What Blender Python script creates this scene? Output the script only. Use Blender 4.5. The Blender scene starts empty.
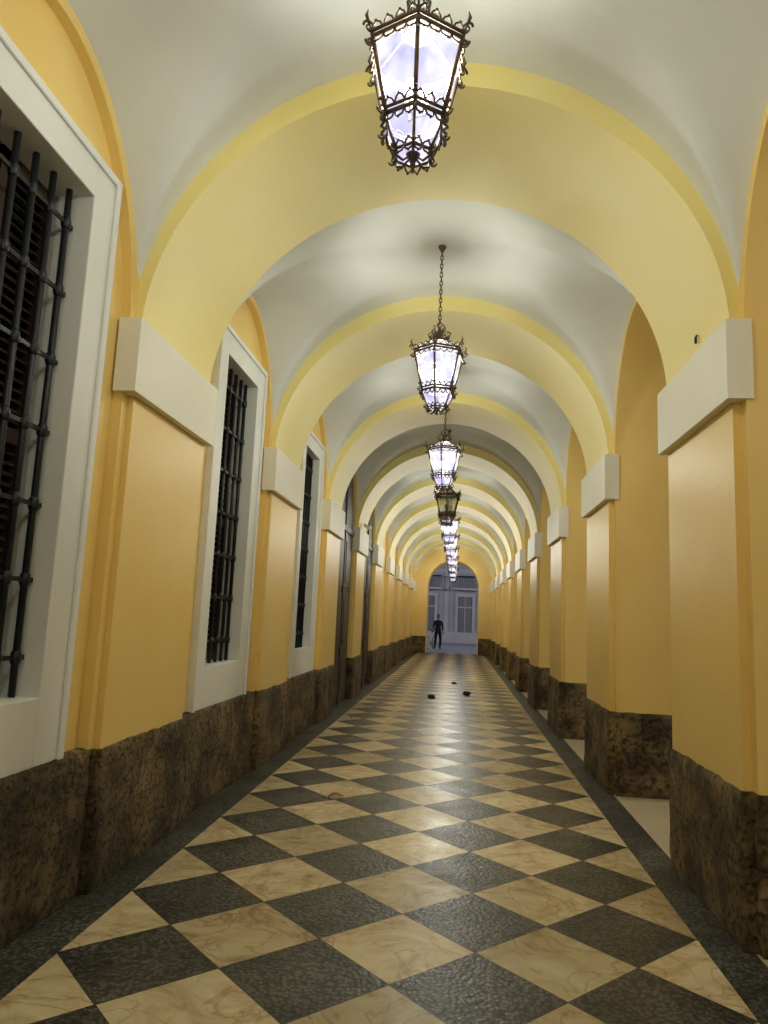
import bpy, bmesh, math, random
from mathutils import Vector, Matrix, noise
random.seed(4)
H=1.5
scene=bpy.context.scene
scene.view_settings.view_transform='Standard'
scene.view_settings.look='None'
pi=math.pi
def P(x,y,z): return Vector((x*H,y*H,(z+1)*H))

# ------------------------------------------------------------ materials
def mat(name):
    m=bpy.data.materials.new(name); m.use_nodes=True
    nt=m.node_tree; b=nt.nodes['Principled BSDF']; return m,nt,b
def N(nt,t,**kw):
    n=nt.nodes.new(t)
    for k,v in kw.items():
        if k in n.inputs: n.inputs[k].default_value=v
        else: setattr(n,k,v)
    return n
def plaster(name,c1,c2,rough=.7,scale=1.2,bump=.08):
    m,nt,b=mat(name); L=nt.links
    tc=N(nt,'ShaderNodeTexCoord'); n=N(nt,'ShaderNodeTexNoise'); n.inputs['Scale'].default_value=scale; n.inputs['Detail'].default_value=5
    L.new(tc.outputs['Object'],n.inputs['Vector'])
    r=N(nt,'ShaderNodeValToRGB'); r.color_ramp.elements[0].position=.35; r.color_ramp.elements[1].position=.65
    r.color_ramp.elements[0].color=(*c1,1); r.color_ramp.elements[1].color=(*c2,1)
    L.new(n.outputs['Fac'],r.inputs['Fac']); L.new(r.outputs['Color'],b.inputs['Base Color'])
    n2=N(nt,'ShaderNodeTexNoise'); n2.inputs['Scale'].default_value=45; n2.inputs['Detail'].default_value=4
    L.new(tc.outputs['Object'],n2.inputs['Vector'])
    bp=N(nt,'ShaderNodeBump'); bp.inputs['Strength'].default_value=bump; bp.inputs['Distance'].default_value=.02
    L.new(n2.outputs['Fac'],bp.inputs['Height']); L.new(bp.outputs['Normal'],b.inputs['Normal'])
    b.inputs['Roughness'].default_value=rough
    return m
M_wall=plaster('wall_paint',(.87,.61,.19),(.90,.67,.24),.40,.9)
M_band=plaster('arch_paint_lit',(.87,.735,.26),(.90,.79,.34),.5,.9)  # arches paler than walls: nearer lantern light put into the colour
M_vault=plaster('vault_white',(.73,.75,.71),(.79,.81,.77),.75)
M_white=plaster('white_trim',(.78,.80,.76),(.84,.85,.82),.5)
M_cream=plaster('cream_impost',(.82,.80,.68),(.86,.84,.73),.5)
M_street=plaster('street_facade',(.52,.52,.56),(.60,.60,.63),.8)
M_facwhite=plaster('street_trim',(.72,.67,.66),(.80,.75,.73),.7)
def simple(name,c,rough=.5,metal=0,ns=20,var=.25):
    m,nt,b=mat(name); L=nt.links
    tc=N(nt,'ShaderNodeTexCoord'); n=N(nt,'ShaderNodeTexNoise'); n.inputs['Scale'].default_value=ns
    L.new(tc.outputs['Object'],n.inputs['Vector'])
    r=N(nt,'ShaderNodeValToRGB')
    r.color_ramp.elements[0].color=(*[v*(1-var) for v in c],1); r.color_ramp.elements[1].color=(*[min(1,v*(1+var)) for v in c],1)
    L.new(n.outputs['Fac'],r.inputs['Fac']); L.new(r.outputs['Color'],b.inputs['Base Color'])
    b.inputs['Roughness'].default_value=rough; b.inputs['Metallic'].default_value=metal
    return m
M_iron=simple('wrought_iron',(.018,.02,.026),.42,.3)
M_shut=simple('shutter_wood',(.045,.022,.014),.5)
M_darkglass=simple('window_glass',(.012,.014,.018),.08)
M_bronze=simple('lantern_bronze',(.13,.10,.075),.4,.6)
M_door=simple('door_wood',(.035,.024,.017),.5)
M_tarmac=simple('street_paving',(.40,.42,.50),.6,0,3)
M_slab=simple('threshold_stone',(.60,.52,.36),.4,0,3,.15)
M_skyblock=simple('sky_block_brown',(.2,.12,.08),.8)  # for the unseen slab that blocks sky light
# stone plinth
def stone():
    m,nt,b=mat('plinth_sandstone'); L=nt.links
    tc=N(nt,'ShaderNodeTexCoord')
    n=N(nt,'ShaderNodeTexNoise'); n.inputs['Scale'].default_value=2.6; n.inputs['Detail'].default_value=11; n.inputs['Roughness'].default_value=.7; n.inputs['Distortion'].default_value=.4
    L.new(tc.outputs['Object'],n.inputs['Vector'])
    r=N(nt,'ShaderNodeValToRGB'); e=r.color_ramp.elements
    e[0].position=.34; e[0].color=(.045,.034,.017,1); e[1].position=.70; e[1].color=(.44,.32,.16,1)
    x=e.new(.46); x.color=(.135,.098,.045,1); x=e.new(.57); x.color=(.26,.185,.085,1)
    L.new(n.outputs['Fac'],r.inputs['Fac'])
    nv=N(nt,'ShaderNodeTexNoise'); nv.inputs['Scale'].default_value=30; nv.inputs['Detail'].default_value=6; nv.inputs['Roughness'].default_value=.6
    L.new(tc.outputs['Object'],nv.inputs['Vector'])
    r2=N(nt,'ShaderNodeValToRGB'); r2.color_ramp.elements[0].position=.34; r2.color_ramp.elements[1].position=.49
    r2.color_ramp.elements[0].color=(.22,.21,.19,1)
    L.new(nv.outputs['Fac'],r2.inputs['Fac'])
    mx=N(nt,'ShaderNodeMix',data_type='RGBA',blend_type='MULTIPLY'); mx.inputs[0].default_value=.8
    L.new(r.outputs['Color'],mx.inputs[6]); L.new(r2.outputs['Color'],mx.inputs[7])
    sx=N(nt,'ShaderNodeSeparateXYZ'); L.new(tc.outputs['Object'],sx.inputs[0])
    cb=N(nt,'ShaderNodeCombineXYZ'); 
    a1=N(nt,'ShaderNodeMath',operation='ADD'); L.new(sx.outputs[1],a1.inputs[0]); L.new(sx.outputs[0],a1.inputs[1])
    L.new(a1.outputs[0],cb.inputs[0]); L.new(sx.outputs[2],cb.inputs[1])
    bk=N(nt,'ShaderNodeTexBrick'); bk.inputs['Scale'].default_value=1; bk.inputs['Brick Width'].default_value=.78; bk.inputs['Row Height'].default_value=.385; bk.inputs['Mortar Size'].default_value=.006; bk.inputs['Mortar Smooth'].default_value=.6
    bk.inputs['Color1'].default_value=(.75,.75,.75,1); bk.inputs['Color2'].default_value=(1.15,1.1,1.05,1); bk.inputs['Mortar'].default_value=(.4,.38,.33,1)
    L.new(cb.outputs[0],bk.inputs['Vector'])
    m3=N(nt,'ShaderNodeMix',data_type='RGBA',blend_type='MULTIPLY'); m3.inputs[0].default_value=.8
    L.new(mx.outputs[2],m3.inputs[6]); L.new(bk.outputs['Color'],m3.inputs[7])
    L.new(m3.outputs[2],b.inputs['Base Color'])
    n2=N(nt,'ShaderNodeTexNoise'); n2.inputs['Scale'].default_value=13; n2.inputs['Detail'].default_value=9; n2.inputs['Roughness'].default_value=.72
    L.new(tc.outputs['Object'],n2.inputs['Vector'])
    ad=N(nt,'ShaderNodeMath',operation='ADD'); L.new(n2.outputs['Fac'],ad.inputs[0]); L.new(r2.outputs['Color'],ad.inputs[1])
    bp=N(nt,'ShaderNodeBump'); bp.inputs['Strength'].default_value=1; bp.inputs['Distance'].default_value=.035
    L.new(ad.outputs[0],bp.inputs['Height']); L.new(bp.outputs['Normal'],b.inputs['Normal'])
    b.inputs['Roughness'].default_value=.75
    return m
M_stone=stone()
XC=-.158
TILE=.4825*H
def pebble_nodes(nt,tc):
    L=nt.links
    v=N(nt,'ShaderNodeTexVoronoi'); v.inputs['Scale'].default_value=48
    L.new(tc,v.inputs['Vector'])
    r=N(nt,'ShaderNodeValToRGB'); e=r.color_ramp.elements
    e[0].position=.0; e[0].color=(.21,.215,.20,1); e[1].position=.65; e[1].color=(.04,.043,.04,1)
    L.new(v.outputs['Distance'],r.inputs['Fac'])
    n=N(nt,'ShaderNodeTexNoise'); n.inputs['Scale'].default_value=2.5; n.inputs['Detail'].default_value=5
    L.new(tc,n.inputs['Vector'])
    r2=N(nt,'ShaderNodeValToRGB'); r2.color_ramp.elements[0].color=(.5,.5,.5,1); r2.color_ramp.elements[1].color=(1.2,1.2,1.15,1)
    r2.color_ramp.elements[0].position=.35; r2.color_ramp.elements[1].position=.7
    L.new(n.outputs['Fac'],r2.inputs['Fac'])
    mx=N(nt,'ShaderNodeMix',data_type='RGBA',blend_type='MULTIPLY'); mx.inputs[0].default_value=1
    L.new(r.outputs['Color'],mx.inputs[6]); L.new(r2.outputs['Color'],mx.inputs[7])
    inv=N(nt,'ShaderNodeMath',operation='SUBTRACT'); inv.inputs[0].default_value=1; L.new(v.outputs['Distance'],inv.inputs[1])
    return mx.outputs[2],inv.outputs[0]
def floor_mat():
    m,nt,b=mat('floor_checker_marble'); L=nt.links
    tcn=N(nt,'ShaderNodeTexCoord'); tc=tcn.outputs['Object']
    sub=N(nt,'ShaderNodeVectorMath',operation='SUBTRACT'); sub.inputs[1].default_value=(XC*H,2.37*H,0)
    L.new(tc,sub.inputs[0])
    rot=N(nt,'ShaderNodeVectorRotate',rotation_type='Z_AXIS'); rot.inputs['Angle'].default_value=pi/4
    L.new(sub.outputs[0],rot.inputs['Vector'])
    sc=N(nt,'ShaderNodeVectorMath',operation='SCALE'); sc.inputs['Scale'].default_value=math.sqrt(2)/TILE
    L.new(rot.outputs[0],sc.inputs[0])
    of=N(nt,'ShaderNodeVectorMath',operation='ADD'); of.inputs[1].default_value=(100.5,100.5,.5)
    L.new(sc.outputs[0],of.inputs[0])
    fl=N(nt,'ShaderNodeVectorMath',operation='FLOOR'); L.new(of.outputs[0],fl.inputs[0])
    fr=N(nt,'ShaderNodeVectorMath',operation='FRACTION'); L.new(of.outputs[0],fr.inputs[0])
    sx=N(nt,'ShaderNodeSeparateXYZ'); L.new(fl.outputs[0],sx.inputs[0])
    ad=N(nt,'ShaderNodeMath',operation='ADD'); L.new(sx.outputs[0],ad.inputs[0]); L.new(sx.outputs[1],ad.inputs[1])
    md=N(nt,'ShaderNodeMath',operation='MODULO'); md.inputs[1].default_value=2; L.new(ad.outputs[0],md.inputs[0])
    sf=N(nt,'ShaderNodeSeparateXYZ'); L.new(fr.outputs[0],sf.inputs[0])
    def edge(o):
        a=N(nt,'ShaderNodeMath',operation='SUBTRACT'); a.inputs[1].default_value=.5; L.new(o,a.inputs[0])
        c=N(nt,'ShaderNodeMath',operation='ABSOLUTE'); L.new(a.outputs[0],c.inputs[0]); return c.outputs[0]
    mxe=N(nt,'ShaderNodeMath',operation='MAXIMUM'); L.new(edge(sf.outputs[0]),mxe.inputs[0]); L.new(edge(sf.outputs[1]),mxe.inputs[1])
    gt=N(nt,'ShaderNodeMath',operation='GREATER_THAN'); gt.inputs[1].default_value=.493; L.new(mxe.outputs[0],gt.inputs[0])
    wn=N(nt,'ShaderNodeTexWhiteNoise',noise_dimensions='3D'); L.new(fl.outputs[0],wn.inputs['Vector'])
    wo=N(nt,'ShaderNodeVectorMath',operation='SCALE'); wo.inputs['Scale'].default_value=9; L.new(wn.outputs['Color'],wo.inputs[0])
    av=N(nt,'ShaderNodeVectorMath',operation='ADD'); L.new(tc,av.inputs[0]); L.new(wo.outputs[0],av.inputs[1])
    wv=N(nt,'ShaderNodeTexNoise'); wv.inputs['Scale'].default_value=3.6; wv.inputs['Detail'].default_value=10; wv.inputs['Distortion'].default_value=1.2; wv.inputs['Roughness'].default_value=.7
    L.new(av.outputs[0],wv.inputs['Vector'])
    r=N(nt,'ShaderNodeValToRGB'); e=r.color_ramp.elements
    e[0].position=.30; e[0].color=(.32,.22,.12,1); e[1].position=.72; e[1].color=(.84,.76,.56,1)
    k=e.new(.42); k.color=(.60,.46,.27,1); k=e.new(.53); k.color=(.72,.61,.38,1)
    L.new(wv.outputs['Fac'],r.inputs['Fac'])
    # thin brown veins
    ve=N(nt,'ShaderNodeTexNoise'); ve.inputs['Scale'].default_value=2.2; ve.inputs['Detail'].default_value=7; ve.inputs['Distortion'].default_value=1.8
    L.new(av.outputs[0],ve.inputs['Vector'])
    rv=N(nt,'ShaderNodeValToRGB'); q=rv.color_ramp.elements; q[0].position=.475; q[0].color=(1,1,1,1); q[1].position=.525; q[1].color=(1,1,1,1); q2=q.new(.5); q2.color=(.66,.52,.42,1)
    L.new(ve.outputs['Fac'],rv.inputs['Fac'])
    mv=N(nt,'ShaderNodeMix',data_type='RGBA',blend_type='MULTIPLY'); mv.inputs[0].default_value=.8
    L.new(r.outputs['Color'],mv.inputs[6]); L.new(rv.outputs['Color'],mv.inputs[7])
    hsv=N(nt,'ShaderNodeHueSaturation'); L.new(mv.outputs[2],hsv.inputs['Color'])
    mr=N(nt,'ShaderNodeMapRange'); mr.inputs['To Min'].default_value=.66; mr.inputs['To Max'].default_value=1.10; L.new(wn.outputs['Value'],mr.inputs['Value'])
    L.new(mr.outputs[0],hsv.inputs['Value'])
    pc,ph=pebble_nodes(nt,tc)
    mx=N(nt,'ShaderNodeMix',data_type='RGBA'); L.new(md.outputs[0],mx.inputs[0]); L.new(hsv.outputs[0],mx.inputs[6]); L.new(pc,mx.inputs[7])
    m2=N(nt,'ShaderNodeMix',data_type='RGBA'); L.new(gt.outputs[0],m2.inputs[0]); L.new(mx.outputs[2],m2.inputs[6]); m2.inputs[7].default_value=(.06,.05,.035,1)
    L.new(m2.outputs[2],b.inputs['Base Color'])
    rn=N(nt,'ShaderNodeTexNoise'); rn.inputs['Scale'].default_value=3.5; rn.inputs['Detail'].default_value=6; L.new(tc,rn.inputs['Vector'])
    rr=N(nt,'ShaderNodeMapRange'); rr.inputs['From Min'].default_value=.3; rr.inputs['From Max'].default_value=.7; rr.inputs['To Min'].default_value=.27; rr.inputs['To Max'].default_value=.40; L.new(rn.outputs['Fac'],rr.inputs['Value'])
    L.new(rr.outputs[0],b.inputs['Roughness'])
    hm=N(nt,'ShaderNodeMath',operation='MULTIPLY'); L.new(ph,hm.inputs[0]); L.new(md.outputs[0],hm.inputs[1])
    hm2=N(nt,'ShaderNodeMath',operation='MULTIPLY'); L.new(hm.outputs[0],hm2.inputs[0]); hm2.inputs[1].default_value=.6
    n3=N(nt,'ShaderNodeTexNoise'); n3.inputs['Scale'].default_value=7; L.new(tc,n3.inputs['Vector'])
    h2=N(nt,'ShaderNodeMath',operation='ADD'); L.new(hm2.outputs[0],h2.inputs[0]); L.new(n3.outputs['Fac'],h2.inputs[1])
    bp=N(nt,'ShaderNodeBump'); bp.inputs['Strength'].default_value=.28; bp.inputs['Distance'].default_value=.012
    L.new(h2.outputs[0],bp.inputs['Height']); L.new(bp.outputs['Normal'],b.inputs['Normal'])
    b.inputs['Specular IOR Level'].default_value=.4
    return m
M_floor=floor_mat()
def border_mat():
    m,nt,b=mat('floor_border_pebble'); tc=N(nt,'ShaderNodeTexCoord').outputs['Object']
    c,h=pebble_nodes(nt,tc); nt.links.new(c,b.inputs['Base Color'])
    bp=N(nt,'ShaderNodeBump'); bp.inputs['Strength'].default_value=.2; bp.inputs['Distance'].default_value=.01
    nt.links.new(h,bp.inputs['Height']); nt.links.new(bp.outputs['Normal'],b.inputs['Normal']); b.inputs['Roughness'].default_value=.45
    return m
M_border=border_mat()
def glass_mat(name,strength,lit=True,opac=.5):
    m,nt,b=mat(name); L=nt.links
    out=nt.nodes['Material Output']; nt.nodes.remove(b)
    tr=N(nt,'ShaderNodeBsdfTransparent'); 
    tc=N(nt,'ShaderNodeTexCoord'); n=N(nt,'ShaderNodeTexNoise'); n.inputs['Scale'].default_value=6; n.inputs['Distortion'].default_value=.8
    L.new(tc.outputs['Object'],n.inputs['Vector'])
    mix=N(nt,'ShaderNodeMixShader')
    if lit:
        r=N(nt,'ShaderNodeValToRGB'); r.color_ramp.elements[0].position=.38; r.color_ramp.elements[1].position=.60
        r.color_ramp.elements[0].color=(.52,.50,.90,1); r.color_ramp.elements[1].color=(.93,.94,1,1)
        L.new(n.outputs['Fac'],r.inputs['Fac'])
        em=N(nt,'ShaderNodeEmission'); em.inputs['Strength'].default_value=strength; L.new(r.outputs['Color'],em.inputs['Color'])
        L.new(tr.outputs[0],mix.inputs[1]); L.new(em.outputs[0],mix.inputs[2]); mix.inputs[0].default_value=opac
    else:
        gl=N(nt,'ShaderNodeBsdfGlossy'); gl.inputs['Roughness'].default_value=.1; gl.inputs['Color'].default_value=(.5,.5,.45,1)
        L.new(tr.outputs[0],mix.inputs[1]); L.new(gl.outputs[0],mix.inputs[2]); mix.inputs[0].default_value=.3
    L.new(mix.outputs[0],out.inputs['Surface'])
    return m
M_glass=glass_mat('lantern_glass_lit',1.5); M_glassoff=glass_mat('lantern_glass_unlit',0,False)
M_glasstop=glass_mat('lantern_roof_glass_lit',.9,True,.60)
def emis(name,c,s):
    m,nt,b=mat(name); b.inputs['Base Color'].default_value=(*c,1); b.inputs['Emission Color'].default_value=(*c,1); b.inputs['Emission Strength'].default_value=s
    return m
M_bulb=emis('bulb_lit',(1,.97,.95),14); M_bulboff=simple('bulb_unlit',(.6,.6,.58),.3)

# ------------------------------------------------------------ mesh helpers
def finish(bm,name,mats,smooth=False,bevel=0,parent=None):
    me=bpy.data.meshes.new(name)
    bm.to_mesh(me); bm.free()
    for m in mats: me.materials.append(m)
    if smooth: me.polygons.foreach_set('use_smooth',[True]*len(me.polygons))
    ob=bpy.data.objects.new(name,me); scene.collection.objects.link(ob)
    if bevel:
        b=ob.modifiers.new('bevel','BEVEL'); b.width=bevel; b.segments=2; b.limit_method='ANGLE'
    if parent: ob.parent=parent
    return ob
def empty(name,loc=(0,0,0)):
    e=bpy.data.objects.new(name,None); e.location=loc; e.empty_display_size=.1; scene.collection.objects.link(e); return e
def box(bm,x0,x1,y0,y1,z0,z1,mi=0,raw=False,M=None):
    """raw False: H-units with z relative to camera height"""
    f=(lambda x,y,z:Vector((x,y,z))) if raw else P
    vs=[f(x,y,z) for z in (z0,z1) for (x,y) in ((x0,y0),(x1,y0),(x1,y1),(x0,y1))]
    if M: vs=[M@v for v in vs]
    v=[bm.verts.new(p) for p in vs]
    for idx in ((3,2,1,0),(4,5,6,7),(0,1,5,4),(1,2,6,5),(2,3,7,6),(3,0,4,7)):
        fa=bm.faces.new([v[i] for i in idx]); fa.material_index=mi
def tube(bm,pts,r,seg=8,mi=0,closed=False,M=None,caps=True):
    pts=[Vector(p) for p in pts]; n=len(pts); rings=[]
    rr=r if isinstance(r,(list,tuple)) else [r]*n
    up=None
    for i,p in enumerate(pts):
        if closed: t=(pts[(i+1)%n]-pts[i-1]).normalized()
        else:
            a=pts[max(i-1,0)]; c=pts[min(i+1,n-1)]; t=(c-a).normalized()
        if up is None:
            up=Vector((0,0,1)) if abs(t.z)<.9 else Vector((1,0,0))
        u=(up-t*up.dot(t))
        if u.length<1e-4: u=t.orthogonal()
        u.normalize(); w=t.cross(u); up=u
        ring=[]
        for k in range(seg):
            a=2*pi*k/seg; q=p+(u*math.cos(a)+w*math.sin(a))*rr[i]
            if M: q=M@q
            ring.append(bm.verts.new(q))
        rings.append(ring)
    m=n if closed else n-1
    for i in range(m):
        A=rings[i];B=rings[(i+1)%n]
        for k in range(seg):
            f=bm.faces.new((A[k],A[(k+1)%seg],B[(k+1)%seg],B[k])); f.material_index=mi; f.smooth=True
    if not closed and caps:
        f=bm.faces.new(rings[0][::-1]); f.material_index=mi
        f=bm.faces.new(rings[-1]); f.material_index=mi
def sphere(bm,c,r,mi=0,sc=(1,1,1),seg=12,M=None):
    mt=Matrix.Translation(c)@Matrix.Diagonal((r*sc[0],r*sc[1],r*sc[2],1))
    if M: mt=M@mt
    g=bmesh.ops.create_uvsphere(bm,u_segments=seg,v_segments=max(6,seg*2//3),radius=1,matrix=mt)
    for v in g['verts']:
        for f in v.link_faces: f.material_index=mi; f.smooth=True
def archwall(bm,fn,a0,a1,zb,zt,ac,half,spring,rise,d0,d1,n=28,mi=0,micoat=None,back=True):
    """fn(a,d,z)->Vector. wall between a0..a1 with an arched hole centred ac"""
    mic=mi if micoat is None else micoat
    arc=[(ac-half*math.cos(pi*i/n),spring+rise*math.sin(pi*i/n)) for i in range(n+1)]
    for d in ((d0,d1) if back else (d0,)):
        q=lambda *p:bm.faces.new([bm.verts.new(fn(a,d,z)) for a,z in p])
        fs=[q((a0,zb),(ac-half,zb),(ac-half,spring),(a0,spring)),q((ac+half,zb),(a1,zb),(a1,spring),(ac+half,spring)),
            q((a0,spring),(ac-half,spring),(ac-half,zt),(a0,zt)),q((ac+half,spring),(a1,spring),(a1,zt),(ac+half,zt))]
        for i in range(n):
            fs.append(q(arc[i],arc[i+1],(arc[i+1][0],zt),(arc[i][0],zt)))
        for f in fs: f.material_index=mi
    path=[(ac-half,zb)]+arc+[(ac+half,zb)]
    A=[bm.verts.new(fn(a,d0,z)) for a,z in path]; B=[bm.verts.new(fn(a,d1,z)) for a,z in path]
    for i in range(len(path)-1):
        f=bm.faces.new((A[i],A[i+1],B[i+1],B[i])); f.material_index=mic; f.smooth= 0<i<len(path)-2
def roughbox(bm,x0,x1,y0,y1,z0,z1,mi=0,amp=.012,cell=.05):
    """stone block with displaced surface (metric)"""
    dims=((x0*H,x1*H),(y0*H,y1*H),((z0+1)*H,(z1+1)*H))
    ns=[max(1,int(round((b-a)/cell))) for a,b in dims]
    cache={}
    def V(i,j,k):
        key=(i,j,k)
        if key in cache: return cache[key]
        p=Vector((dims[0][0]+(dims[0][1]-dims[0][0])*i/ns[0],dims[1][0]+(dims[1][1]-dims[1][0])*j/ns[1],dims[2][0]+(dims[2][1]-dims[2][0])*k/ns[2]))
        nrm=Vector(((i==ns[0])-(i==0),(j==ns[1])-(j==0),(k==ns[2])-(k==0)))
        l=nrm.length
        if l>0:
            d=noise.noise(p*4)*amp*.7+noise.noise(p*11)*amp*1.1-amp*(1.1 if l>1.1 else .1)
            nn=nrm.normalized()
            if k==0: nn.z=0; 
            p=p+nn*d
        v=bm.verts.new(p); cache[key]=v; return v
    def quad(a,b,c,d):
        f=bm.faces.new((a,b,c,d)); f.material_index=mi; f.smooth=True
    for i in range(ns[0]):
        for j in range(ns[1]):
            quad(V(i,j,ns[2]),V(i+1,j,ns[2]),V(i+1,j+1,ns[2]),V(i,j+1,ns[2]))
    for k in range(ns[2]):
        for j in range(ns[1]):
            quad(V(0,j+1,k),V(0,j,k),V(0,j,k+1),V(0,j+1,k+1)); quad(V(ns[0],j,k),V(ns[0],j+1,k),V(ns[0],j+1,k+1),V(ns[0],j,k+1))
        for i in range(ns[0]):
            quad(V(i,0,k),V(i+1,0,k),V(i+1,0,k+1),V(i,0,k+1)); quad(V(i+1,ns[1],k),V(i,ns[1],k),V(i,ns[1],k+1),V(i+1,ns[1],k+1))

# ------------------------------------------------------------ layout (camera-height units)
PITCH=2.09; PL=.78; GAP=PITCH-PL
def pier(k): return .46+PITCH*k      # near face
K0,K1=-2,10
gaps=[(k,pier(k)+PL+GAP/2) for k in range(K0,K1)]   # centre of gap after pier k
ZPL=-.507
XL,XR=-1.262,.945           # pilaster shaft faces
XLP,XRP=-1.245,.928          # plinth faces
SPR=1.05; RISE=1.035; RB=(XR-XL)/2; XB=(XR+XL)/2
WLf,WLb=-1.285,-1.325
WRf,WRb=.975,1.60
Y0=pier(K0); YE=pier(K1)

# floor
bm=bmesh.new(); box(bm,-1.12,.81,Y0,YE+PL,-1.03,-1,0); finish(bm,'floor',[M_floor])
bm=bmesh.new(); box(bm,-1.7,-1.12,Y0,YE+PL,-1.03,-1,0); finish(bm,'trim_1',[M_border])
bm=bmesh.new(); box(bm,.81,.965,Y0,YE+PL,-1.03,-1,0); finish(bm,'trim_2',[M_border])
bm=bmesh.new(); box(bm,.965,1.75,Y0,YE+PL,-1.03,-1,0); finish(bm,'trim_3',[M_slab])
bm=bmesh.new(); box(bm,-30,40,-15,60,-1.06,-1.032,0); finish(bm,'street_paving',[M_tarmac])

# ceiling vaults
bm=bmesh.new(); RX=1.15; hA=1.14; hS=.83; NS=44
for k,yc in gaps:
    grid=[]
    for i in range(NS+1):
        s=-1+2*i/NS; u=math.sin(pi/2*s); row=[]
        for j in range(NS+1):
            t=-1+2*j/NS; v=math.sin(pi/2*t)
            zA=hA*math.cos(pi/2*s); zB=(hA-(hA-hS)*u*u)*math.cos(pi/2*t)
            kk=.008; h=max(kk-abs(zA-zB),0)/kk; z=max(zA,zB)+h*h*kk*.25
            row.append(bm.verts.new(P(XB+RX*u,yc+GAP/2*v*1.0,SPR+min(z,hA+.01))))
        grid.append(row)
    for i in range(NS):
        for j in range(NS):
            bm.faces.new((grid[i][j],grid[i][j+1],grid[i+1][j+1],grid[i+1][j]))
finish(bm,'ceiling',[M_vault],smooth=True)
bm=bmesh.new(); box(bm,-1.9,1.75,Y0,YE+PL,2.45,2.6,0); finish(bm,'sky_block_slab',[M_skyblock])  # unseen slab added above the vaults to block sky light

# transverse arch ribs
for k in range(K0,K1+1):
    bm=bmesh.new(); y0=pier(k); y1=y0+PL; n=56
    inn=[(XB-RB*math.cos(pi*i/n),SPR+RISE*math.sin(pi*i/n)) for i in range(n+1)]
    out=[(XB-1.2*math.cos(pi*i/n),SPR+1.18*math.sin(pi*i/n)) for i in range(n+1)]
    for i in range(n):
        a,b_,c,d=inn[i],inn[i+1],out[i+1],out[i]
        for y in (y0,y1): bm.faces.new([bm.verts.new(P(p[0],y,p[1])) for p in (a,b_,c,d)])
    A=[bm.verts.new(P(p[0],y0,p[1])) for p in inn]; B=[bm.verts.new(P(p[0],y1,p[1])) for p in inn]
    for i in range(n):
        f=bm.faces.new((A[i],A[i+1],B[i+1],B[i])); f.smooth=True
    finish(bm,'arch_rib',[M_band])

# pilasters (shaft + plinth + impost block)
for side in (-1,1):
    for k in range(K0,K1+1):
        y0=pier(k); y1=y0+PL; bm=bmesh.new()
        if side<0:
            box(bm,-1.34,XL,y0,y1,ZPL-.01,SPR+.02,0)
            roughbox(bm,-1.34,XLP,y0-.015,y1+.015,-1,ZPL,1)
            box(bm,-1.315,XL+.035,y0-.07,y1+.035,.80,1.09,2)
        else:
            box(bm,XR,1.02,y0,y1,ZPL-.01,SPR+.02,0)
            roughbox(bm,XRP,1.02,y0-.015,y1+.015,-1,ZPL,1)
            box(bm,XR-.035,.998,y0-.054,y1+.035,.80,1.09,2)
        finish(bm,'pilaster',[M_wall,M_stone,M_cream])

# walls
bm=bmesh.new(); fnL=lambda a,d,z:P(d,a,z)
for k,yc in gaps:
    archwall(bm,fnL,yc-PITCH/2,yc+PITCH/2,ZPL-.005,2.45,yc,.61,SPR,.80,WLf,WLb,back=False)
WIN=(-2,-1,0,1,2); DOOR=(3,4)
for k,yc in gaps:
    a0,a1=yc-.66,yc+.66
    if k in WIN:
        w=.455; zt=1.555; zb=ZPL-.01
        box(bm,-1.6,WLb,a0,yc-w,zb,2.4); box(bm,-1.6,WLb,yc+w,a1,zb,2.4); box(bm,-1.6,WLb,yc-w,yc+w,zt,2.4)
        box(bm,-1.6,-1.5,yc-w,yc+w,zb,zt)
    elif k in DOOR:
        box(bm,-1.6,-1.45,a0,a1,-1,2.4)
    else:
        box(bm,-1.6,WLb,a0,a1,ZPL-.01,2.4)
box(bm,-1.75,-1.6,Y0,YE+PL,-1,2.45)
finish(bm,'wall_left',[M_wall])
bm=bmesh.new()
for k,yc in gaps:
    archwall(bm,fnL,yc-PITCH/2,yc+PITCH/2,ZPL-.005,2.45,yc,.61,SPR,.80,WRf,WRb)
finish(bm,'wall_right',[M_wall])
# stone base courses
bm=bmesh.new()
for k,yc in gaps:
    if k not in DOOR:
        roughbox(bm,-1.5,-1.278,yc-.645,yc+.645,-1,ZPL)
finish(bm,'baseboard_left',[M_stone])
bm=bmesh.new()
for k in range(K0,K1+1):
    roughbox(bm,.97,1.605,pier(k)-.05,pier(k)+PL+.05,-1,ZPL)
finish(bm,'baseboard_right',[M_stone])
# end wall with narrower arch
bm=bmesh.new(); fnE=lambda a,d,z:P(a,d,z)
archwall(bm,fnE,-1.75,1.6,-1,2.45,XB+.02,.76,.98,.76,YE-.02,YE+PL+.3)
finish(bm,'wall_end',[M_wall])
bm=bmesh.new()
for (a,b_) in ((-1.34,XB+.02-.765),(XB+.02+.765,1.0)): roughbox(bm,a,b_,YE-.05,YE+PL+.33,-1,ZPL)
finish(bm,'baseboard_end',[M_stone])
bm=bmesh.new(); box(bm,-1.75,1.6,Y0-.2,Y0,-1,2.45); finish(bm,'wall_back',[M_wall])

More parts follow.
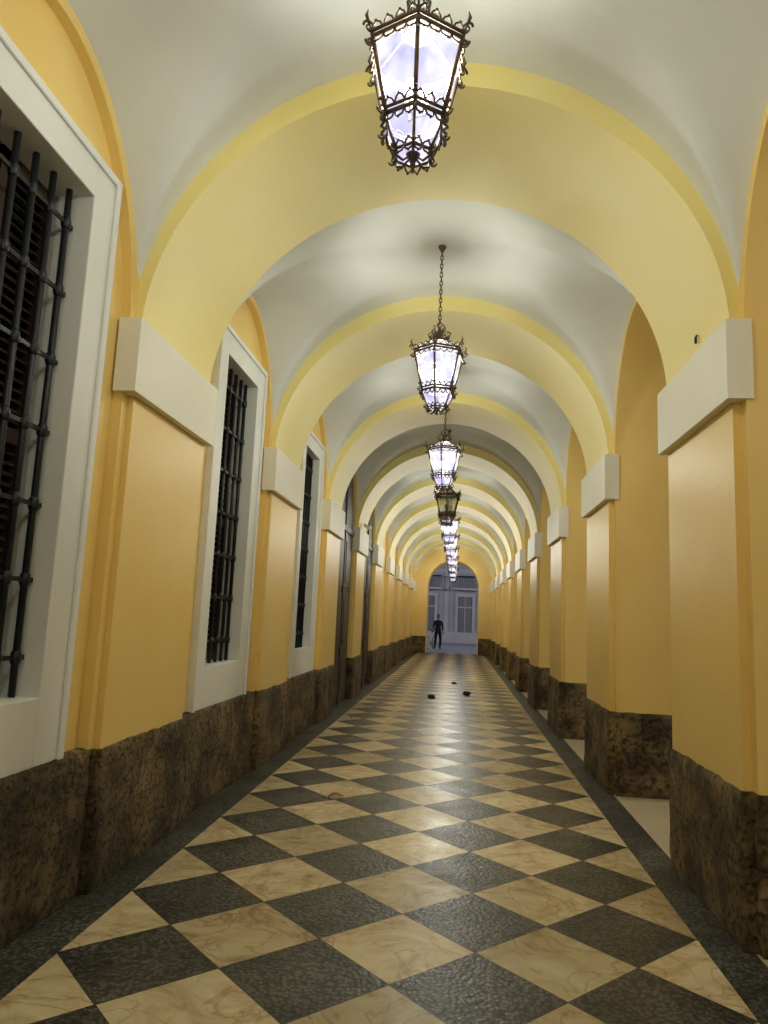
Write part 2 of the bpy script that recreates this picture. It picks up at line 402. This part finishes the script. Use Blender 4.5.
# doors (left, bays 4-5): arched double leaf timber doors
for n,k in enumerate(DOOR):
    yc=dict(gaps)[k]; bm=bmesh.new()
    pts=[(yc-.612,-1)]+[(yc-.612*math.cos(pi*i/24),SPR+.803*math.sin(pi*i/24)) for i in range(25)]+[(yc+.612,-1)]
    bm.faces.new([bm.verts.new(P(-1.322,a,z)) for a,z in pts]); bm.faces.new([bm.verts.new(P(-1.36,a,z)) for a,z in pts])
    for s in (-1,1):
        for (z0,z1) in ((-.9,-.45),(-.38,.25),(.32,.92)):
            ya,yb=sorted((yc+s*.05,yc+s*.52)); box(bm,-1.325,-1.313,ya,yb,z0,z1,0); box(bm,-1.318,-1.306,ya+.05,yb-.05,z0+.06,z1-.06,0)
    box(bm,-1.325,-1.305,yc-.02,yc+.02,-1,1.82,0); box(bm,-1.325,-1.30,yc-.60,yc+.60,.97,1.03,0)
    sphere(bm,P(-1.30,yc+.06,-.3),.03,1)
    finish(bm,'door_%d'%(n+1),[M_door,M_bronze])

# windows
for n,k in enumerate(WIN):
    yc=dict(gaps)[k]; par=empty('window_%d'%(n+1),P(-1.4,yc,.5)); 
    inv=Matrix.Translation(-par.location)
    def fin(bm,name,mats,**kw):
        bmesh.ops.transform(bm,matrix=inv,verts=bm.verts[:]); o=finish(bm,name,mats,**kw); o.parent=par; return o
    w,wi=.455,.295; zb,zt=-.512,1.555; ib,it=-.297,1.407
    bm=bmesh.new(); x0,x1=-1.5,-1.297
    box(bm,x0,x1,yc-w,yc-wi,zb,zt); box(bm,x0,x1,yc+wi,yc+w,zb,zt); box(bm,x0,x1,yc-wi,yc+wi,zb,ib); box(bm,x0,x1,yc-wi,yc+wi,it,zt)
    box(bm,x1,x1+.012,yc-w,yc-w+.03,zb,zt); box(bm,x1,x1+.012,yc+w-.03,yc+w,zb,zt); box(bm,x1,x1+.012,yc-w+.03,yc+w-.03,zt-.03,zt)
    fin(bm,'surround',[M_white],bevel=.006)
    bm=bmesh.new()
    xs=-1.455
    for s in (-1,1):
        ya,yb=sorted((yc+s*.008,yc+s*wi))
        for (a,b_) in ((ya,ya+.035),(yb-.035,yb)): box(bm,xs-.02,xs+.01,a,b_,ib,it)
        for (a,b_) in ((ib,ib+.06),(it-.05,it),(.5,.55)): box(bm,xs-.02,xs+.01,ya,yb,a,b_)
        ns=46
        for i in range(ns):
            z=ib+.06+(it-ib-.11)*(i+.5)/ns
            M=Matrix.Translation(P(xs-.005,0,z))@Matrix.Rotation(math.radians(38),4,'Y')
            box(bm,-.018,.018,(ya+.035)*H,(yb-.035)*H,-.003,.003,0,raw=True,M=M)
    box(bm,xs-.03,xs-.022,yc-wi,yc+wi,ib,it,1)
    fin(bm,'louvred_shutters',[M_shut,M_darkglass])
    bm=bmesh.new(); xb=-1.368*H
    nv=6
    for i in range(nv):
        y=(yc-wi+2*wi*(i+.6)/nv)*H
        tube(bm,[(xb,y,(ib+1)*H),(xb,y,(it+1)*H)],.0165,10)
        for j in range(7):
            z=((ib+1)+(it-ib)*(j+.5)/7)*H
            tube(bm,[(xb,y,z-.034),(xb,y,z-.022),(xb,y,z),(xb,y,z+.022),(xb,y,z+.034)],[.0165,.023,.026,.023,.0165],10)
    for j in range(7):
        z=((ib+1)+(it-ib)*(j+.5)/7)*H
        box(bm,xb-.006,xb+.006,(yc-wi)*H,(yc+wi)*H,z-.011,z+.011,0,raw=True)
    fin(bm,'iron_grille',[M_iron])

# ------------------------------------------------------------ lanterns
def hexp(r,z,i,off=pi/6): a=off+i*pi/3; return Vector((r*math.cos(a),r*math.sin(a),z))
def lantern_mesh():
    bm=bmesh.new()
    zb,rb=.06,.085; zl,rl=.205,.140; zt,rt=.535,.222; zr,rr=.655,.080
    def ring(r,z,rad,mi=0): tube(bm,[hexp(r,z,i) for i in range(6)],rad,6,mi,closed=True)
    for r,z,rad in ((rb,zb,.008),(rl,zl,.011),(rl+.008,zl+.022,.008),(rt,zt,.011),(rt+.006,zt+.022,.009),(rr,zr,.009)): ring(r,z,rad)
    for i in range(6):
        tube(bm,[hexp(rb,zb,i),hexp(rb+.03,zb+.06,i),hexp(rl,zl,i)],.007,6)
        tube(bm,[hexp(rl,zl,i),hexp(rt,zt,i)],.0095,6)
        tube(bm,[hexp(rt,zt,i),hexp(rt*.72,zt+.05,i),hexp(rr,zr,i)],.008,6)
        a=pi/6+i*pi/3; er=Vector((math.cos(a),math.sin(a),0)); ez=Vector((0,0,1))
        def scroll(c,r0,flip,turns=1.4,rad=.006):
            pts=[];rads=[]
            for q in range(22):
                th=q/21*turns*2*pi; r=r0*(1-.75*q/21)
                pts.append(c+er*(r*math.cos(th))+ez*(flip*r*math.sin(th))); rads.append(rad*(1-.4*q/21))
            tube(bm,pts,rads,6)
        scroll(hexp(rt+.018,zt+.035,i),.030,1); scroll(hexp(rt+.012,zt-.03,i),.022,-1)
        scroll(hexp(rl+.020,zl+.012,i),.024,-1); scroll(hexp(rl+.016,zl+.05,i),.018,1)
        scroll(hexp(rb+.012,zb+.005,i),.024,-1)
        tube(bm,[hexp(rt+.02,zt+.05,i),hexp(rt+.035,zt+.085,i),hexp(rt+.028,zt+.115,i)],[.006,.008,.002],6)
        sphere(bm,hexp(rl+.02,zl-.03,i),.010,0,(1,1,1.8),8)
        tube(bm,[hexp(rb,zb,i),hexp(rb*.95,zb-.03,i),hexp(rb*.6,zb-.042,i),hexp(rb*.3,zb-.02,i),hexp(rb*.12,zb-.005,i)],[.006,.006,.006,.005,.005],6)
        for (r,z,nn,hh,dn) in ((rt+.004,zt+.02,4,.034,1),(rt-.002,zt-.012,4,.028,-1),(rl+.004,zl-.008,3,.040,-1),(rl+.008,zl+.026,3,.030,1),(rb,zb,2,.030,-1),(rb,zb+.004,2,.022,1),(rr,zr,2,.04,1)):
            A=hexp(r,z,i);B=hexp(r,z,i+1)
            for q in range(nn):
                p0=A.lerp(B,q/nn); p1=A.lerp(B,(q+1)/nn); pm=(p0+p1)/2
                out=Vector((pm.x,pm.y,0)).normalized()*.006
                tube(bm,[p0,p0.lerp(p1,.2)+ez*dn*hh*.75+out,pm+ez*dn*hh+out*2,p0.lerp(p1,.8)+ez*dn*hh*.75+out,p1],.0048,5)
                sphere(bm,pm+ez*dn*hh*1.05+out*2,.007,0,seg=6)
        def pane(r0,z0,r1,z1,mi,k=.97):
            vs=[bm.verts.new(p) for p in (hexp(r0*k,z0,i),hexp(r0*k,z0,i+1),hexp(r1*k,z1,i+1),hexp(r1*k,z1,i))]
            f=bm.faces.new(vs); f.material_index=mi
        pane(rb,zb,rl,zl,1); pane(rl,zl,rt,zt,1); pane(rt,zt,rr,zr,3)
    f=bm.faces.new([bm.verts.new(hexp(rb*.97,zb,i)) for i in range(6)]); f.material_index=1
    tube(bm,[(0,0,.066),(0,0,.055),(0,0,.045),(0,0,.033),(0,0,.024),(0,0,.014),(0,0,0)],[.034,.03,.014,.018,.010,.013,.003],12)
    o=-.105
    tube(bm,[(0,0,.745+o),(0,0,.765+o),(0,0,.79+o),(0,0,.81+o),(0,0,.84+o),(0,0,.86+o),(0,0,.90+o)],[.06,.062,.035,.02,.032,.018,.008],12)
    for i in range(6):
        a=i*pi/3; er=Vector((math.cos(a),math.sin(a),0)); 
        tube(bm,[er*.03+Vector((0,0,.79+o)),er*.085+Vector((0,0,.80+o)),er*.10+Vector((0,0,.835+o)),er*.07+Vector((0,0,.855+o)),er*.06+Vector((0,0,.835+o))],[.007,.007,.006,.005,.003],6)
        a+=pi/6; er=Vector((math.cos(a),math.sin(a),0)); 
        tube(bm,[er*.02+Vector((0,0,.84+o)),er*.05+Vector((0,0,.865+o)),er*.055+Vector((0,0,.90+o)),er*.035+Vector((0,0,.91+o))],[.006,.005,.004,.003],6)
    tube(bm,[(0.022*math.cos(a),0,.918+o+.022*math.sin(a)) for a in [2*pi*q/12 for q in range(12)]],.0045,6,closed=True)
    tube(bm,[(0,0,.07),(0,0,.25)],.008,6)
    for i in range(3):
        a=i*2*pi/3; c=Vector((.045*math.cos(a),.045*math.sin(a),.35))
        tube(bm,[(0,0,.24),c-Vector((0,0,.10)),c-Vector((0,0,.05))],.006,6)
        sphere(bm,c,.026,2,(1,1,1.9),10)
    me=bpy.data.meshes.new('hanging_lantern')
    bm.to_mesh(me); bm.free()
    for m in (M_bronze,M_glass,M_bulb,M_glasstop): me.materials.append(m)
    return me
LM=lantern_mesh(); LMoff=LM.copy(); LMoff.materials[1]=M_glassoff; LMoff.materials[2]=M_bulboff; LMoff.materials[3]=M_glassoff
bottoms={0:1.288,1:1.16,2:1.085}
POWER=100
for k,yc in gaps:
    zb=bottoms.get(k,1.05); off=(k==3)
    o=bpy.data.objects.new('hanging_lantern',LMoff if off else LM); o.location=P(XB+(.01 if k>0 else -.006),yc,zb); o.rotation_euler=(0,0,random.uniform(-.2,.2)+(.12 if k==0 else 0))
    scene.collection.objects.link(o)
    bm=bmesh.new(); z=.81+.03; top=(SPR+hA-zb)*H; i=0
    while z<top-.05:
        pts=[]
        for q in range(10):
            a=2*pi*q/10; h=.012*math.cos(a); v=.026*math.sin(a)
            pts.append((h,0,z+v) if i%2 else (0,h,z+v))
        tube(bm,pts,.0048,5,closed=True); z+=.040; i+=1
    tube(bm,[(0,0,top-.06),(0,0,top-.035),(0,0,top-.01),(0,0,top+.015)],[.006,.02,.035,.04],16)
    ch=finish(bm,'chain',[M_bronze]); ch.parent=o
    if not off:
        l=bpy.data.lights.new('lantern_light','POINT'); l.energy=POWER; l.color=(.99,1,.90); l.shadow_soft_size=.08
        lo=bpy.data.objects.new('lantern_light',l); scene.collection.objects.link(lo); lo.parent=o; lo.location=(0,0,.42)

# ------------------------------------------------------------ small fittings
bm=bmesh.new(); c=P(.945,2.87,1.18)
tube(bm,[c,c+Vector((-.02,0,0)),c+Vector((-.025,0,-.015)),c+Vector((-.025,0,-.04))],[.006,.006,.008,.008],8); sphere(bm,c+Vector((-.025,0,-.042)),.009,0)
finish(bm,'wall_hook',[M_iron])
bm=bmesh.new(); c=P(-1.23,pier(4)+.3,1.16)
box(bm,c.x,c.x+.05,c.y-.03,c.y+.03,c.z-.03,c.z+.03,0,raw=True); tube(bm,[c+Vector((.05,0,0)),c+Vector((.1,-.0,-.02))],.012,8)
tube(bm,[c+Vector((.10,.12,-.02)),c+Vector((.10,-.1,-.05)),c+Vector((.10,-.13,-.055))],[.035,.035,.042],10)
finish(bm,'security_camera',[M_cream])
def leaf(x,y,s,rot,name,m,curl=.012):
    bm=bmesh.new(); n=8; mid=[];L_=[];R_=[]
    for i in range(n+1):
        t=i/n; w=s*.32*math.sin(pi*t)**.7; zz=.006+curl*math.sin(pi*t)
        mid.append(bm.verts.new((s*(t-.5),0,zz))); L_.append(bm.verts.new((s*(t-.5),w,zz+curl*w/s*3+.002))); R_.append(bm.verts.new((s*(t-.5),-w,zz+curl*.9)))
    for i in range(n):
        for A,B in ((mid,L_),(R_,mid)):
            try: bm.faces.new((A[i],A[i+1],B[i+1],B[i]))
            except: pass
    o=finish(bm,name,[m],smooth=True); o.location=(x*H,y*H,0); o.rotation_euler=(0,0,rot)
M_leaf=simple('dry_leaf',(.25,.10,.03),.6); M_leafd=simple('dark_litter',(.025,.02,.018),.6)
leaf(-.64,4.1,.13,.4,'fallen_leaf',M_leaf)
leaf(-1.0,7.2,.10,1.4,'fallen_leaf',M_leaf)
# crumpled litter lumps
for (x,y,s) in ((.16,10.0,.055),(-.30,9.4,.05),(-.02,11.6,.04)):
    bm=bmesh.new(); bmesh.ops.create_icosphere(bm,subdivisions=3,radius=s)
    for v in bm.verts:
        v.co*=1+.45*noise.noise(v.co*30+Vector((x*9,y,0))); v.co.x*=1.5; v.co.z=max(v.co.z*.8+s*.6,0)
    o=finish(bm,'crumpled_litter',[M_leafd],smooth=True); o.location=(x*H,y*H,0)

# ------------------------------------------------------------ street beyond
bm=bmesh.new(); FY=33
box(bm,-9,9,FY,FY+1,-1.03,6.5,0)
box(bm,-9,9,FY-.08,FY,-1.03,-.55,1); box(bm,-9,9,FY-.12,FY,2.1,2.3,1); box(bm,-9,9,FY-.2,FY,6.3,6.5,1)
for i in range(-5,6):
    x=i*1.7+.35
    for z0,z1 in ((-.95,1.05),(2.75,4.9)):
        hw=.32
        box(bm,x-hw-.13,x-hw,FY-.1,FY,z0,z1+.14,1); box(bm,x+hw,x+hw+.13,FY-.1,FY,z0,z1+.14,1); box(bm,x-hw,x+hw,FY-.1,FY,z1,z1+.14,1)
        box(bm,x-hw,x+hw,FY-.01,FY,z0,z1,3)
        box(bm,x-.02,x+.02,FY-.04,FY-.01,z0,z1,1); box(bm,x-hw,x+hw,FY-.04,FY-.01,z0+1.5,z0+1.56,1)
        for s in (-1,1): box(bm,*sorted((x+s*.05,x+s*.29)),FY-.03,FY-.01,z0+.1,z0+.9,3)
    box(bm,x+.75,x+.95,FY-.06,FY,-1.03,6.3,1)
    box(bm,x-.62,x+.62,FY-.5,FY,1.35,1.43,1)
    for q in range(17):
        xx=(x-.6+1.2*q/16)*H; tube(bm,[(xx,(FY-.47)*H,2.43*H),(xx,(FY-.47)*H,2.95*H)],.014,5,4)
    box(bm,x-.62,x+.62,FY-.49,FY-.45,1.93,1.98,4)
finish(bm,'building_facade',[M_street,M_facwhite,M_darkglass,simple('facade_door',(.30,.28,.30),.6),M_iron])
M_green=simple('hedge_green',(.05,.09,.04),.8,0,12,.6)
for px in (-1.75,):
    bm=bmesh.new(); c=Vector((px*H,29*H,0))
    box(bm,c.x-.45,c.x+.45,c.y-.25,c.y+.25,-.045,.4,0,raw=True); box(bm,c.x-.49,c.x+.49,c.y-.29,c.y+.29,.36,.43,0,raw=True)
    for q in range(26): sphere(bm,c+Vector((random.uniform(-.38,.38),random.uniform(-.18,.18),random.uniform(.45,.68))),random.uniform(.09,.15),1,seg=7)
    finish(bm,'planter_box',[M_facwhite,M_green])
def added_street_lamp(x,y,e,col=(.9,.92,1)):  # added light source with a lamp post, standing out of view
    bm=bmesh.new(); 
    tube(bm,[(0,0,-.045),(0,0,.3),(0,0,.35),(0,0,3.8),(0,0,4.0)],[.12,.10,.05,.04,.06],12,0)
    tube(bm,[(0,0,4.05),(0,0,4.1),(0,0,4.5)],[.06,.10,.17],6,1); tube(bm,[(0,0,4.5),(0,0,4.55),(0,0,4.75)],[.21,.18,.02],6,0)
    o=finish(bm,'added_street_lamp',[M_iron,M_bulb]); o.location=(x,y,0)
    l=bpy.data.lights.new('added_street_light','POINT'); l.energy=e; l.color=col; l.shadow_soft_size=.2
    lo=bpy.data.objects.new('added_street_light',l); scene.collection.objects.link(lo); lo.parent=o; lo.location=(0,0,4.9)
added_street_lamp(-6.5,40,480); added_street_lamp(6.5,40,480)  # unseen pair added out of frame to light the facade
for y in (-3,7.5,18): added_street_lamp(6.5,y,300,(1,.90,.70))  # unseen row added outside to brighten the right-hand pier faces

# ------------------------------------------------------------ person with bicycle
def skinned(name,verts,edges,radii,mats,root=0,sub=2,classify=None,parent=None):
    me=bpy.data.meshes.new(name); me.from_pydata(verts,edges,[]); 
    ob=bpy.data.objects.new(name,me); scene.collection.objects.link(ob)
    sk=ob.modifiers.new('skin','SKIN'); sk.use_smooth_shade=True
    if not me.skin_vertices: 
        bpy.context.view_layer.objects.active=ob
    lay=me.skin_vertices[0].data
    for i,r in enumerate(radii):
        lay[i].radius=(r,r) if not isinstance(r,tuple) else r
        lay[i].use_root=(i==root)
    ss=ob.modifiers.new('sub','SUBSURF'); ss.levels=sub; ss.render_levels=sub
    dg=bpy.context.evaluated_depsgraph_get(); ev=ob.evaluated_get(dg); nm=bpy.data.meshes.new_from_object(ev)
    ob.modifiers.clear(); ob.data=nm; nm.materials.clear()
    for m in mats: nm.materials.append(m)
    for p in nm.polygons:
        p.use_smooth=True
        if classify: p.material_index=classify(p.center)
    ob.parent=parent
    return ob
M_skin=simple('skin',(.30,.17,.11),.5,0,8,.1); M_jack=simple('dark_jacket',(.02,.024,.035),.8); M_trou=simple('dark_trousers',(.012,.014,.022),.8); M_hair=simple('dark_hair',(.015,.01,.008),.6); M_shoe=simple('shoe_leather',(.02,.015,.012),.4)
PX=-.64
per=empty('person',(PX*H,25*H,-.048)); per.rotation_euler=(0,0,math.radians(12))
V=[(0,0,.95),(0,0,1.10),(0,.0,1.28),(0,.01,1.42),(0,.0,1.50),(0,-.01,1.56),
   (.19,.01,1.41),(.25,.03,1.14),(.24,-.08,.92),
   (-.19,.01,1.41),(-.25,-.08,1.16),(-.24,-.30,1.04),
   (.095,0,.90),(.12,-.12,.50),(.11,-.04,.10),(.12,-.17,.045),
   (-.095,0,.90),(-.10,.10,.50),(-.11,.26,.12),(-.11,.15,.045)]
E=[(0,1),(1,2),(2,3),(3,4),(4,5),(3,6),(6,7),(7,8),(3,9),(9,10),(10,11),(0,12),(12,13),(13,14),(14,15),(0,16),(16,17),(17,18),(18,19)]
R=[(.16,.12),(.15,.115),(.18,.125),(.14,.10),.055,.05,.07,.055,.035,.07,.055,.035,.10,.072,.05,.038,.10,.072,.05,.038]
def cl(c):
    if c.z<.10: return 3
    if c.z<.93 and abs(c.x)<.21: return 1
    if c.z>1.49 and abs(c.x)<.1: return 2
    return 0
skinned('body',V,E,R,[M_jack,M_trou,M_skin,M_shoe],0,2,cl,per)
bm=bmesh.new(); sphere(bm,Vector((0,-.01,1.665)),.1,0,(.76,.92,1.18),20)
for v in bm.verts:
    if v.co.z<1.64: v.co.x*=.86; 
sphere(bm,Vector((0,-.105,1.655)),.018,0,(.7,.9,1.3),8)
for s in (-1,1):
    sphere(bm,Vector((s*.077,0,1.655)),.026,0,(.35,.7,1.1),8); sphere(bm,Vector((s*.03,-.088,1.675)),.012,2,(1,.6,.7),8)
sphere(bm,Vector((0,-.094,1.607)),.02,3,(1.1,.4,.3),8)
sphere(bm,Vector((0,.008,1.692)),.105,1,(.80,.93,1.06),18)
o=finish(bm,'head',[M_skin,M_hair,M_iron,M_skin]); o.parent=per
for nm,base,d,curl in (('hand_right',Vector((.24,-.085,.91)),Vector((0,-.15,-1)),.25),('hand_left',Vector((-.24,-.31,1.035)),Vector((-.1,-.9,-.2)),.9)):
    d=d.normalized(); side=Vector((0,1,0)).cross(d) if abs(d.y)<.8 else Vector((1,0,0)); side=(side-d*side.dot(d)).normalized(); pn=d.cross(side).normalized()
    if nm=='hand_left' and pn.z>0: pn=-pn
    vs=[base,base+d*.045,base+d*.085]; es=[(0,1),(1,2)]; rs=[.026,.034,.034]
    for fi,(o_,l) in enumerate(((-.03,.075),(-.01,.085),(.01,.08),(.03,.062))):
        st=base+d*.09+side*o_; i0=len(vs); dirn=(d*math.cos(curl*.5)+pn*math.sin(curl*.5)); d2=(d*math.cos(curl*1.5)+pn*math.sin(curl*1.5))
        vs+= [st,st+dirn*l*.5,st+dirn*l*.5+d2*l*.5]; es+=[(2,i0),(i0,i0+1),(i0+1,i0+2)]; rs+=[.0095,.009,.0075]
    i0=len(vs); vs+=[base+d*.035-side*.04,base+d*.07-side*.055+pn*.01]; es+=[(1,i0),(i0,i0+1)]; rs+=[.011,.009]
    skinned(nm,[tuple(v) for v in vs],es,rs,[M_skin],0,1,None,per)
# bicycle
M_frame=simple('bicycle_paint',(.85,.85,.82),.3); M_rub=simple('rubber',(.02,.02,.02),.7)
bm=bmesh.new()
def circ(c,r,n=28): return [(c[0],c[1]+r*math.cos(2*pi*i/n),c[2]+r*math.sin(2*pi*i/n)) for i in range(n)]
for cy in (-.52,.52):
    tube(bm,circ((0,cy,.34),.32),.018,6,2,closed=True); tube(bm,circ((0,cy,.34),.293),.018,6,0,closed=True)
    for q in range(14):
        a=2*pi*q/14; tube(bm,[(0,cy,.34),(0,cy+.3*math.cos(a),.34+.3*math.sin(a))],.003,4,0)
    tube(bm,[(-.04,cy,.34),(.04,cy,.34)],.018,8,0)
bb=(0,.06,.29); seat=(0,.20,.80); hd=(0,-.36,.86); hb=(0,-.40,.72)
for a,b_,r in ((bb,seat,.02),(seat,(0,-.355,.83),.02),(bb,hb,.022),(hd,hb,.022),((-.03,.52,.34),bb,.01),((.03,.52,.34),bb,.01),((-.03,.52,.34),(0,.19,.75),.009),((.03,.52,.34),(0,.19,.75),.009),(hb,(-.04,-.52,.34),.012),(hb,(.04,-.52,.34),.012),(seat,(0,.215,.88),.012),(hd,(0,-.345,.98),.012)):
    tube(bm,[a,b_],r,8,0)
tube(bm,[(-.28,-.24,1.0),(-.2,-.34,1.0),(0,-.35,.99),(.2,-.34,1.0),(.28,-.24,1.0)],.012,8,1)
sphere(bm,Vector((0,.23,.90)),.12,1,(.55,1.05,.28),12)
tube(bm,circ((.05,.06,.29),.09,18),.006,5,1,closed=True); tube(bm,[(.05,.06,.29),(.06,.0,.14)],.008,6,1); tube(bm,[(-.05,.06,.29),(-.06,.12,.43)],.008,6,1)
box(bm,.06,.15,-.03,.03,.125,.15,1,raw=True); box(bm,-.15,-.06,.09,.15,.42,.445,1,raw=True)
bi=finish(bm,'bicycle',[M_frame,M_iron,M_rub]); bi.location=(PX*H-.34,25*H-.08,-.048); bi.rotation_euler=(0,0,math.radians(-14))

# ------------------------------------------------------------ world + camera
w=bpy.data.worlds.new('night'); scene.world=w; w.use_nodes=True
bg=w.node_tree.nodes['Background']; bg.inputs[0].default_value=(.10,.14,.26,1); bg.inputs[1].default_value=.22
f=715.; vp=(73.,-108.); rho=math.radians(2.5)
u=vp[0]*math.cos(rho)-vp[1]*math.sin(rho); v=vp[0]*math.sin(rho)+vp[1]*math.cos(rho)
th=math.atan(-v/f); ps=math.atan(u*math.cos(th)/f)
F=Vector((-math.sin(ps)*math.cos(th),math.cos(ps)*math.cos(th),math.sin(th))); R0=Vector((math.cos(ps),math.sin(ps),0)); U0=R0.cross(F)
R_=math.cos(rho)*R0+math.sin(rho)*U0; U_=-math.sin(rho)*R0+math.cos(rho)*U0
cam=bpy.data.cameras.new('camera'); co=bpy.data.objects.new('camera',cam); scene.collection.objects.link(co)
M=Matrix((R_,U_,-F)).transposed().to_4x4(); M.translation=Vector((0,0,H)); co.matrix_world=M
cam.sensor_fit='VERTICAL'; cam.sensor_height=36; cam.lens=f/1024*36; cam.clip_end=300; cam.clip_start=.05
scene.camera=co
